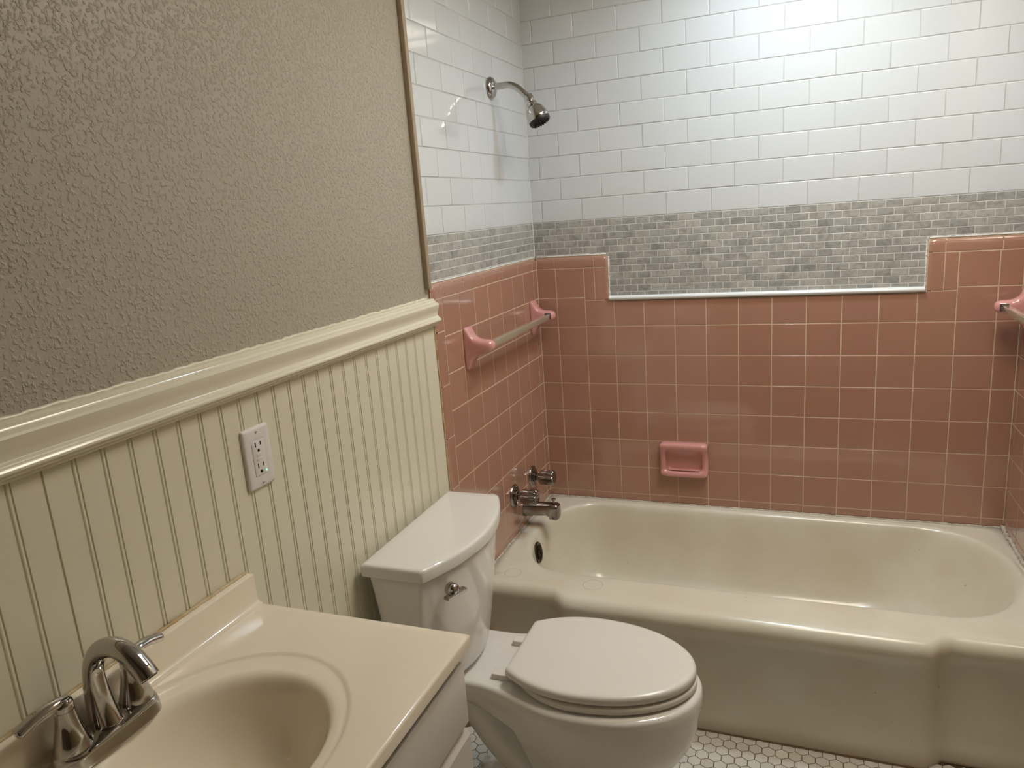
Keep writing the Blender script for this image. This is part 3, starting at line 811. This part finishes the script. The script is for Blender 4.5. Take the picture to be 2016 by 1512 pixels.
# bowl with deck
YBW = -1.114
def bowl_outline(xb, xf, hw, hwb, xc=0.50, n1=24, n2=44, rc=0.03, blend=(0.20, 0.44)):
    """half-width profile mirrored; back edge straight at xb"""
    def hwf(x):
        # transition deck -> bowl
        if x >= xc:
            u = (x-xc)/max(1e-4, xf-xc); return hw*math.sqrt(max(0, 1-u**2.15))
        t_ = sstep(blend[0], blend[1], x)
        return hwb+(hw-hwb)*t_
    pts = []
    xs_ = [xb+(xc-xb)*k/n1 for k in range(n1+1)]
    side = [(x, min(hwf(x), (hwb if x > xb+rc else hwb-rc+math.sqrt(max(0, rc*rc-(rc-(x-xb))**2))))) for x in xs_]
    tip = [(xc+(xf-xc)*math.sin(PI/2*k/n2), hw*math.sqrt(max(0, 1-math.sin(PI/2*k/n2)**2.15))) for k in range(1, n2+1)]
    for i, (x, h) in enumerate(side):
        if x > xb+rc: side[i] = (x, hwf(x))
    up_ = side+tip
    out = [(x, YBW+h) for x, h in up_]+[(x, YBW-h) for x, h in reversed(up_[:-1])]
    return out
m_ = MB()
spec = [(.0, .130, .612, .100, .095, .42), (.020, .130, .610, .098, .092, .42), (.028, .170, .604, .088, .070, .42), (.045, .300, .603, .086, .070, .42), (.09, .310, .602, .085, .070, .43), (.115, .305, .612, .092, .070, .44), (.145, .300, .640, .110, .070, .45), (.190, .290, .676, .134, .075, .46), (.235, .285, .703, .152, .085, .465), (.28, .26, .718, .1650, .10, .47), (.318, .14, .724, .1720, .105, .47), (.336, .05, .728, .1750, .112, .47), (.350, .034, .730, .1765, .116, .47), (.372, .030, .729, .1765, .118, .47), (.379, .032, .725, .174, .116, .47), (.3820, .040, .713, .166, .108, .47)]
m_.loft([[(x, y, z) for x, y in bowl_outline(xb, xf, hw, hwb, xc)] for (z, xb, xf, hw, hwb, xc) in spec], True, True)
# trapway
tr = spline([(.44, YBW, .12), (.37, YBW, .085), (.30, YBW, .095), (.23, YBW, .155), (.17, YBW, .245), (.13, YBW, .335)], 6)
m_.tube(tr, [.062]*len(tr), 28)
bowl = m_.build('bowl', porc, to)
# seat, lid, hinges
YS = -1.111
def egg(xb, xf, hw, off=0.0, n=64, xc=.455, hb=.108):
    xb += off; xf -= off; hw -= off; hb -= off*0.6
    rb = (xc-xb)/math.sqrt(max(1e-4, 1-(hb/hw)**2))
    a1 = math.asin((xc-xb)/rb)
    pts = []
    for k in range(n+1):
        th = -a1+(a1+PI/2)*k/n
        if th < 0: x = xc+rb*math.sin(th); h = hw*math.cos(th)
        else: x = xc+(xf-xc)*math.sin(th); h = hw*math.cos(th)
        pts.append((x, h))
    poly = [(x, YS+h) for x, h in pts]+[(x, YS-h) for x, h in reversed(pts[:-1])]
    return poly
def eggr(off, z, xb=.284, xf=.716, hw=.164):
    p = egg(xb, xf, hw, off)
    p = rounded(p, [0.016]+[0]*(len(p)-2)+[0.016], 5)
    return [(x, y, z) for x, y in p]
m_ = MB()
m_.loft([eggr(.012, .3865, xf=.718, hw=.166, xb=.320), eggr(.003, .3872, xf=.718, hw=.166, xb=.320), eggr(0, .3900, xf=.718, hw=.166, xb=.320), eggr(.0, .3990, xf=.718, hw=.166, xb=.320), eggr(.003, .4030, xf=.718, hw=.166, xb=.320), eggr(.012, .4038, xf=.718, hw=.166, xb=.320)], True, True)
m_.build('seat', seatm, to, auto=60)
m_ = MB()
m_.loft([eggr(.012, .4082), eggr(.003, .4088), eggr(.0, .4120), eggr(.0, .4215), eggr(.0012, .4260), eggr(.004, .4290), eggr(.009, .4308), eggr(.016, .4316), eggr(.05, .4330), eggr(.11, .4340)], True, True)
m_.box(.289, YS-.100, .398, .318, YS+.100, .413, .002)
m_.build('seat_lid', seatm, to, auto=60)
for yc in (-1.190, -1.045):
    m_ = MB(); m_.box(.240, yc-.014, .3805, .296, yc+.014, .3970, .0025); m_.build('hinge', seatm, to, auto=40)

# ================================================================== vanity
CT = 0.830
va = empty('vanity_cabinet', (0.2, -2.03, 0), 'white vanity cabinet with drawer front, under the cream sink top', 'cabinet')
VY0, VY1 = -1.700, -2.345
m_ = MB(); m_.box(0.001, VY1, 0.09, 0.4118, VY1+.016, CT-.0228); m_.box(0.001, VY0-.016, 0.09, 0.4118, VY0, CT-.0228); m_.box(0.001, VY1+.016, 0.09, 0.40, VY0-.016, 0.106)
m_.box(0.001, VY1+.016, 0.106, 0.008, VY0-.016, CT-.0228)
m_.box(0.395, VY1+.016, CT-.060, 0.4118, VY0-.016, CT-.0228); m_.box(0.395, VY1+.016, 0.655, 0.4118, VY0-.016, 0.685); m_.box(0.395, VY1+.016, 0.09, 0.4118, VY0-.016, 0.12); m_.box(0.001, VY1+.01, 0.0, 0.35, VY0-.01, 0.09)
m_.build('carcass', cab, va, auto=40)
m_ = MB(); m_.box(0.4122, VY1, .676, .4310, VY0+.0005, .786, .0016); m_.build('drawer_front', cab, va, auto=40)
def door(y0, y1):
    m_ = MB()
    prof = [(.4122, .09), (.4310, .09), (.4310, .652), (.4185, .668), (.4122, .668)]
    m_.loft([[(x, yy, z) for x, z in prof] for yy in (y0, y1)], True, True, smooth=False)
    m_.build('door', cab, va)
door(VY0+.0005, (VY0+VY1)/2+.0015); door((VY0+VY1)/2-.0015, VY1)
# counter with moulded basin
vt = empty('bathroom_sink', (0.2, -2.03, CT), 'glossy cream sink top with oval basin and low backsplash', 'sink')
m_ = MB()
TX0, TX1, TY0, TY1 = 0.0005, 0.4405, -2.360, -1.686
N = 96
ecx, ecy = 0.205, -2.020
def ell(cx_, cy_, rx, ry, z): return [(cx_+rx*math.cos(2*PI*k/N), cy_+ry*math.sin(2*PI*k/N), z) for k in range(N)]
def rectring(x0, x1, y0, y1, z):
    out = []
    corners = [math.atan2(yy-ecy, xx-ecx) for xx, yy in ((x1, y1), (x0, y1), (x0, y0), (x1, y0))]
    for k in range(N):
        a = 2*PI*k/N
        best = min(((abs((a-c+PI) % (2*PI)-PI), c) for c in corners))
        if best[0] < PI/N: a = best[1]
        c_, s_ = math.cos(a), math.sin(a)
        ts = []
        if c_ > 1e-6: ts.append((x1-ecx)/c_)
        if c_ < -1e-6: ts.append((x0-ecx)/c_)
        if s_ > 1e-6: ts.append((y1-ecy)/s_)
        if s_ < -1e-6: ts.append((y0-ecy)/s_)
        t_ = min(ts); out.append((ecx+c_*t_, ecy+s_*t_, z))
    return out
def rr2(o_, z): return [(min(max(x, TX0), TX1-o_), min(max(y, TY0+o_), TY1-o_), z) for x, y, _ in rectring(TX0, TX1, TY0, TY1, z)]
rings = [rr2(.002, CT-.0225), rr2(0, CT-.0215), rr2(0, CT-.005), rr2(.001, CT-.0022), rr2(.003, CT-.0006), rr2(.006, CT), rr2(.018, CT-.0007)]
rings += [ell(.205, -2.020, .1830, .2200, CT-.0007), ell(.205, -2.020, .1795, .2160, CT-.0012), ell(.205, -2.020, .1765, .2125, CT-.0030), ell(.206, -2.020, .1735, .2085, CT-.0040), ell(.207, -2.019, .1690, .2020, CT-.0042)]
rings += [ell(.212, -2.017, .1550, .1800, CT-.0050), ell(.215, -2.014, .1480, .1670, CT-.0068), ell(.216, -2.012, .1430, .1590, CT-.0105), ell(.217, -2.011, .1390, .1530, CT-.0180), ell(.217, -2.011, .1350, .1480, CT-.030), ell(.217, -2.011, .128, .140, CT-.052), ell(.217, -2.012, .115, .128, CT-.080), ell(.217, -2.013, .092, .105, CT-.106), ell(.217, -2.015, .060, .072, CT-.122), ell(.217, -2.02, .025, .028, CT-.128)]
m_.loft(rings, False, True)
m_.build('sink_top', counter, vt, auto=60)
m_ = MB()
bprof = [(.0006, CT-.003), (.0006, CT+.0550), (.0170, CT+.0550), (.0192, CT+.0542), (.0200, CT+.0520), (.0205, CT+.012), (.0220, CT+.0060), (.0255, CT+.0020), (.0310, CT+.0000), (.0310, CT-.003)]
m_.loft([[(x, yy, z) for x, z in bprof] for yy in (TY1-.002, TY0)])
for yy in (TY1-.002, TY0): m_.add([(x, yy, z) for x, z in bprof], [list(range(len(bprof)))])
m_.build('backsplash', counter, vt, auto=40)
m_ = MB(); wob_tube(m_, (.0022, TY1-.004, CT+.0548), (.0022, TY0, CT+.0548), .0042, .0003, 160); m_.build('caulk_bead', caulky, vt)
m_ = MB(); m_.lathe([(.021, -.001), (.021, .002), (.018, .003), (.016, .001), (.0003, -.001)], Matrix.Translation((.217, -2.02, CT-.127)), 32); m_.build('drain', chrome, vt)

# ================================================================== faucet
fa = empty('faucet', (.06, -2.035, CT), 'chrome two-handle sink faucet with arched spout on the cream top', 'faucet')
FX, FY, FZ = 0.056, -2.033, CT-.004
m_ = MB()
def boat(o_, z):
    out = []; n_ = 64
    for k in range(n_):
        a = 2*PI*k/n_; c_, s_ = math.cos(a), math.sin(a)
        yy = math.copysign(abs(s_)**0.80, s_)*(0.0790-o_)
        u = min(1, abs(yy)/(0.079-o_))
        xx = math.copysign(1, c_)*(0.0285-o_)*(1-u**8)**0.7
        if c_ > 0: xx += 0.0015*(1-u*u)
        xx -= 0.006*u**8
        out.append((FX+xx, FY+yy, z))
    return out
m_.loft([boat(.0, FZ), boat(.0, FZ+.003), boat(.0015, FZ+.016), boat(.0025, FZ+.019), boat(.005, FZ+.0205)], True, True)
m_.build('base_plate', chrome, fa, auto=40)
def handle(sy):
    y0 = FY+sy*0.0505
    m_ = MB(); m_.lathe([(.0235, 0), (.0225, .006), (.0190, .018), (.0155, .032), (.0130, .046), (.0120, .056), (.0112, .0565), (.0112, .0585), (.0122, .059), (.0122, .066), (.0105, .0705), (.0060, .073), (.0003, .0735)], Matrix.Translation((FX-.004, y0, FZ+.0195)), 36)
    hb = m_.build('handle', chrome, fa, auto=50)
    m_ = MB()
    zt = FZ+.0195+.066
    pts = spline([(FX-.004, y0-sy*.008, zt+.001), (FX-.004, y0+sy*.006, zt+.0045), (FX-.005, y0+sy*.020, zt+.0050), (FX-.007, y0+sy*.036, zt+.003), (FX-.008, y0+sy*.050, zt-.001), (FX-.009, y0+sy*.060, zt-.004)], 5)
    nr = len(pts)
    rad = [.0085+.0015*i/nr for i in range(nr)]; rad[-1] = .0055; rad[0] = .006; rad[1] = .008
    m_.tube(pts, rad, 24, ratio=[.72]*nr)
    m_.build('lever', chrome, hb)
handle(1); handle(-1)
m_ = MB()
sp = spline([(FX-.004, FY, FZ+.018), (FX-.008, FY, FZ+.045), (FX-.009, FY, FZ+.078), (FX-.004, FY, FZ+.108), (FX+.014, FY, FZ+.132), (FX+.042, FY, FZ+.142), (FX+.067, FY, FZ+.135), (FX+.086, FY, FZ+.118), (FX+.0945, FY, FZ+.106)], 6)
nr = len(sp); rad = []
rat = []
for i in range(nr):
    f = i/(nr-1)
    rad.append(.0185-.0050*min(1, f/.3)+.0010*max(0, (f-.6)/.4)); rat.append(1.35-.35*min(1, f/.35))
m_.tube(sp, rad, 32, ratio=rat)
m_.build('spout', chrome, fa)
m_ = MB(); m_.lathe([(.0110, -.0005), (.0110, .0012), (.0095, .0014), (.0003, .0014)], axisM(sp[-1], Vector(sp[-1])-Vector(sp[-2])), 24); m_.build('aerator', dark, fa)
bpy.context.view_layer.update()
